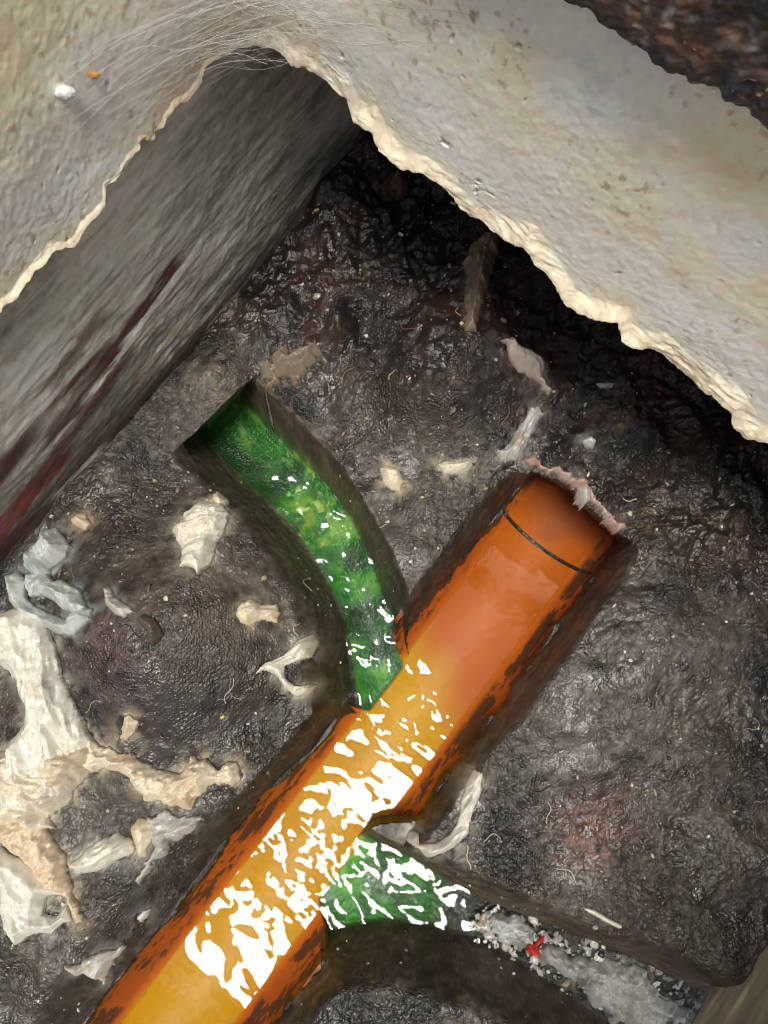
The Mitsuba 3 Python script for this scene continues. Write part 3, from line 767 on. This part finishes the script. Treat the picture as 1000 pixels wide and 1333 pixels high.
item('scum_raft', 'grey white scum filling the far end of the right branch', 'scum', [(694, 1228), (716, 1226), (744, 1244), (776, 1242), (808, 1258), (838, 1262), (852, 1288), (868, 1300), (898, 1312), (880, 1345), (820, 1340), (790, 1318), (768, 1302), (752, 1276), (726, 1262), (704, 1252)], thick=.012, fold=.006, fs=95, stretch=1.1, tone=((.17, .17, .15), (.46, .45, .42)), lumpy=.9, ragged=.012, stainc=(.04, .04, .04), stain_k=.6)
item('scum_raft', 'grey torn film floating in the middle of the right branch', 'scum', [(634, 1194), (650, 1186), (672, 1192), (690, 1206), (694, 1224), (676, 1234), (656, 1226), (640, 1212)], thick=.007, fold=.006, fs=100, tone=((.10, .11, .105), (.42, .43, .41)), ragged=.009, stainc=(.03, .03, .03), stain_k=.5)

item('pulp_crust', 'cream pulp mass spread over the left edge around the foot of the long white wipe', 'pulp crust',
     [(0, 980), (24, 968), (52, 976), (90, 962), (120, 968), (132, 990), (120, 1012), (100, 1030), (88, 1052), (60, 1064), (74, 1078), (48, 1086), (20, 1074), (0, 1076)], thick=.024, fold=.008, fs=80, stretch=1.5, tone=((.40, .34, .25), (.60, .54, .42)), lumpy=.9, ragged=.008, stainc=(.34, .22, .12), stain_k=.5)
item('wet_wipe', 'small white fold of wipe overlapping the start of the tan crust', 'wet wipe',
     [(104, 992), (120, 984), (140, 988), (144, 998), (128, 1004), (108, 1006)], thick=.016, fold=.006, ang=.2, tone=WHITE, ragged=.002)
item('paper_scrap', 'thin greyish pulp film smeared on the black slope below the tan crust', 'paper scrap',
     [(196, 1062), (214, 1056), (240, 1064), (262, 1058), (270, 1070), (244, 1084), (232, 1102), (212, 1118), (196, 1138), (180, 1150), (172, 1140), (188, 1118), (200, 1096), (190, 1078)], thick=.006, fold=.004, fs=110, tone=((.16, .16, .15), (.38, .37, .34)), ragged=.012, lumpy=1.0, stainc=(.03, .03, .03), stain_k=.8)
item('paper_scrap', 'pale scrap on the black slope beside the drain at the lower left', 'paper scrap',
     [(176, 1196), (188, 1184), (198, 1180), (196, 1192), (184, 1202)], thick=.006, fold=.003, tone=GREY, ragged=.002)
item('mortar_rim', 'ragged pinkish grey mortar crumbs along the edge over the covered drain end', 'mortar rim',
     [(675, 593), (701, 599), (727, 611), (751, 621), (767, 635), (783, 655), (801, 673), (811, 691), (801, 691), (785, 673), (767, 655), (751, 641), (727, 627), (705, 615), (679, 605)], thick=.012, fold=.006, fs=110, tone=((.14, .10, .09), (.40, .30, .26)), ragged=.012, lumpy=1.0, stainc=(.36, .12, .09), stain_k=.5)
# small finds
RED = ((.42, .012, .014), (.60, .035, .03))
item('red_scrap', 'bright red scrap with two lobes lying in the right branch', 'scrap', [(681, 1232), (686, 1224), (694, 1224), (700, 1216), (707, 1213), (706, 1222), (698, 1228), (704, 1236), (700, 1243), (690, 1240)], thick=.011, fold=.005, fs=120, tone=RED, stain_k=0, ragged=.001, step=.0008)
item('black_pebble', 'glossy black pebble beside the red scrap', 'pebble', [(668, 1237), (674, 1230), (682, 1233), (683, 1240), (676, 1244)], thick=.012, fold=.001, tone=((.008, .008, .009), (.016, .016, .018)), stain_k=0, ragged=.0005, step=.0008)
item('yellow_fleck', 'tiny yellow fleck on the black part of the left benching', 'fleck', [(286, 933), (293, 929), (294, 934), (288, 938)], thick=.004, fold=.001, tone=((.55, .50, .08), (.6, .55, .12)), stain_k=0, ragged=.0005, step=.0007)

# pulp smeared over the concrete round the wads
for pg, tone in SMEARS:
    x0, y0, x1, y1 = pg.bounds
    q = np.nonzero((bench_v[:, 0] > x0 - .02) & (bench_v[:, 0] < x1 + .02) & (bench_v[:, 1] > y0 - .02) & (bench_v[:, 1] < y1 + .02) & (bench_v[:, 2] > -.12))[0]
    d = shapely.distance(shapely.points(bench_v[q, 0], bench_v[q, 1]), pg)
    k = (np.exp(-d / .006) * sm(.40, .62, fbm2(bench_v[q, 0], bench_v[q, 1], 85, 4, 211)) * .75)[:, None]
    bench_c[q] = bench_c[q] * (1 - k) + tone * .8 * k
put('concrete_benching', mikit.ply((bench_v, bench_f), 'wet_concrete', True, color=bench_c), 'wet grey concrete benching that falls to the open drain and its branches', kind='structure')

# crumbs strewn over the benching: nobody could count them
rng = np.random.default_rng(5)
n = 2600
u_, v_ = rng.uniform(-.5, .62, n), rng.uniform(-.43, .43, n)
cx, cy = u_ * U[0] + v_ * V[0], u_ * U[1] + v_ * V[1]
hh, m = height(cx, cy)
ok = (~m['sunk']) & (m['dch'] > .004) & (fbm2(cx, cy, 9, 3, 201) > .40) & (np.abs(m['n']) > R + .004) | (~m['sunk'] & (m['over'] > .9))
cx, cy, hh = cx[ok], cy[ok], hh[ok]
ico = trimesh.creation.icosphere(subdivisions=1)
vs, fs_, cs_ = [], [], []
for i in range(len(cx)):
    r = float(np.clip(rng.lognormal(-6.9, .5), .0005, .0034))
    s = rng.uniform(.5, 1.6, 3) * r
    s[2] *= .6
    q = trimesh.transformations.random_rotation_matrix(rng.random(3))[:3, :3]
    vs.append((ico.vertices * (1 + rng.uniform(-.3, .3, (len(ico.vertices), 1))) * s) @ q.T + [cx[i], cy[i], hh[i] + .2 * r])
    fs_.append(ico.faces + i * len(ico.vertices))
    cc_ = np.array([[.50, .46, .38], [.30, .26, .2], [.04, .035, .03], [.16, .12, .09]][rng.choice(4, p=[.22, .25, .33, .2])]) * rng.uniform(.7, 1.2)
    cs_.append(np.tile(cc_, (len(ico.vertices), 1)))
put('crumbs', mikit.ply((np.vstack(vs), np.vstack(fs_)), 'wet_paper', True, color=np.vstack(cs_)), 'pale and dark crumbs of grit and pulp strewn over the benching', 'grit', kind='stuff')

# loose hairs and fibres stuck to the wet concrete
vs, fs_, cs_, off = [], [], [], 0
for i in range(90):
    u0, v0 = rng.uniform(-.45, .42), rng.uniform(-.40, .40)
    x0, y0, an, ln = u0 * U[0] + v0 * V[0], u0 * U[1] + v0 * V[1], rng.uniform(0, 6.28), rng.uniform(.010, .034)
    tt = np.linspace(0, 1, 14)
    an = an + rng.normal(0, 1.2) * tt + .6 * np.sin(6 * tt + i)
    xx, yy = x0 + np.cumsum(np.cos(an)) * ln / 14, y0 + np.cumsum(np.sin(an)) * ln / 14
    zz, mm = height(xx, yy)
    if mm['sunk'].any() or mm['dch'].min() < .012:
        continue
    zz = gaussian_filter(zz, 1.0) + .0012
    vq, fq = tube(np.stack([xx, yy, zz], -1), rng.uniform(.00025, .0006), 5)
    vs.append(vq), fs_.append(fq + off)
    off += len(vq)
    cs_.append(np.tile(np.array([[.42, .38, .30], [.02, .018, .016], [.16, .11, .07]][rng.choice(3, p=[.4, .35, .25])]), (len(vq), 1)))
put('fibres', mikit.ply((np.vstack(vs), np.vstack(fs_)), 'wet_paper', True, color=np.vstack(cs_)), 'loose hairs and fibres stuck to the wet benching', 'fibres', kind='stuff')

# bubbles and bits floating in the far half of the right branch
vs, fs_, cs_ = [], [], []
for i in range(620):
    q = rng.uniform(.42, .90)
    k = int(q * len(CR))
    tg = np.gradient(CR[:, :2], axis=0)[k]
    tg /= np.linalg.norm(tg)
    off = np.clip(rng.normal(0, .5), -1, 1) * CR[k, 2]
    px_, py_ = CR[k, 0] - tg[1] * off, CR[k, 1] + tg[0] * off
    zz_ = max(float(height([px_], [py_], False)[0][0]), ZW + .010 * float(sm(.55, .9, q)))
    r = float(np.clip(rng.lognormal(-6.3, .5), .0007, .0048))
    m4 = trimesh.transformations.random_rotation_matrix(rng.random(3))[:3, :3]
    vs.append((ico.vertices * (1 + rng.uniform(-.35, .35, (len(ico.vertices), 1))) * rng.uniform(.5, 1.7, 3) * r) @ m4.T * [1, 1, .6] + [px_, py_, zz_ + .3 * r])
    fs_.append(ico.faces + i * len(ico.vertices))
    cs_.append(np.tile(np.array([[.50, .49, .45], [.30, .30, .28], [.03, .03, .03], [.30, .25, .17]][rng.choice(4, p=[.35, .3, .2, .15])]) * rng.uniform(.6, 1.2), (len(ico.vertices), 1)))
put('scum_bits', mikit.ply((np.vstack(vs), np.vstack(fs_)), 'wet_paper', True, color=np.vstack(cs_)), 'pale bubbles and bits floating in the right branch', 'scum', kind='stuff')

# ---------------------------------------------------------------- cobweb across the corner of the shaft
def web_strands(starts, ends, nstr, spread, sag, seed):
    rg = np.random.default_rng(seed)
    A0, A1 = on_plane(starts, V, VC + .003), on_plane(ends, U, UF - .003)
    vs, fs, off = [], [], 0
    for i in range(nstr):
        k = i / max(nstr - 1, 1)
        a = A0[0] * (1 - k) + A0[1] * k + rg.normal(0, spread, 3) * [1, 1, 1]
        b = A1[0] * (1 - k) + A1[1] * k + rg.normal(0, spread, 3)
        tt = np.linspace(0, 1, 30)[:, None]
        mid = sag * rg.uniform(.6, 1.4)
        p = a * (1 - tt) + b * tt + 4 * tt * (1 - tt) * (np.array(U) * .7 - np.array(V) * .7 - Z * .25) * mid
        p = p + (meshkit.noise(np.hstack([tt * 6, tt * 0 + i, tt * 0]), seed)[:, None] - .5) * .010
        v, f = tube(p, rg.choice([.00005, .00008, .00022], p=[.55, .33, .12]), 4)
        vs.append(v)
        fs.append(f + off)
        off += len(v)
    return np.vstack(vs), np.vstack(fs)


mat('silk', (.40, .39, .37), .35, None, .5)
w1 = web_strands([(60, 90), (110, 150)], [(440, 6), (640, 34)], 60, .017, .05, 1)
w2 = web_strands([(0, 175), (150, 128)], [(330, 60), (420, 62)], 18, .005, .03, 2)
wv_ = np.vstack([w1[0], w2[0]])
wf_ = np.vstack([w1[1], w2[1] + len(w1[0])])
put('cobweb', mikit.ply((wv_, wf_), 'silk', True), 'thin grey cobweb strands spanning the corner of the render at the top', 'cobweb')
bead = trimesh.creation.icosphere(subdivisions=3)


def fluff(key, px, r, rgb, label, cat):
    c = on_plane([px], V, VC + .004)[0]
    v = bead.vertices * (1 + .5 * (meshkit.fbm(bead.vertices * 2.2, 3, 7)[:, None] - .5)) * np.array([1.3, .8, .8]) * r
    m = mat(key + '_skin', rgb, .3)
    put(key, mikit.ply((v + c, bead.faces), m, True), label, cat)


fluff('fluff_bead', (84, 120), .0055, (.72, .74, .76), 'small white bead of fluff caught at the left end of the cobweb', 'fluff')
fluff('insect_husk', (122, 97), .0035, (.42, .20, .05), 'tiny orange brown husk caught in the cobweb', 'insect husk')
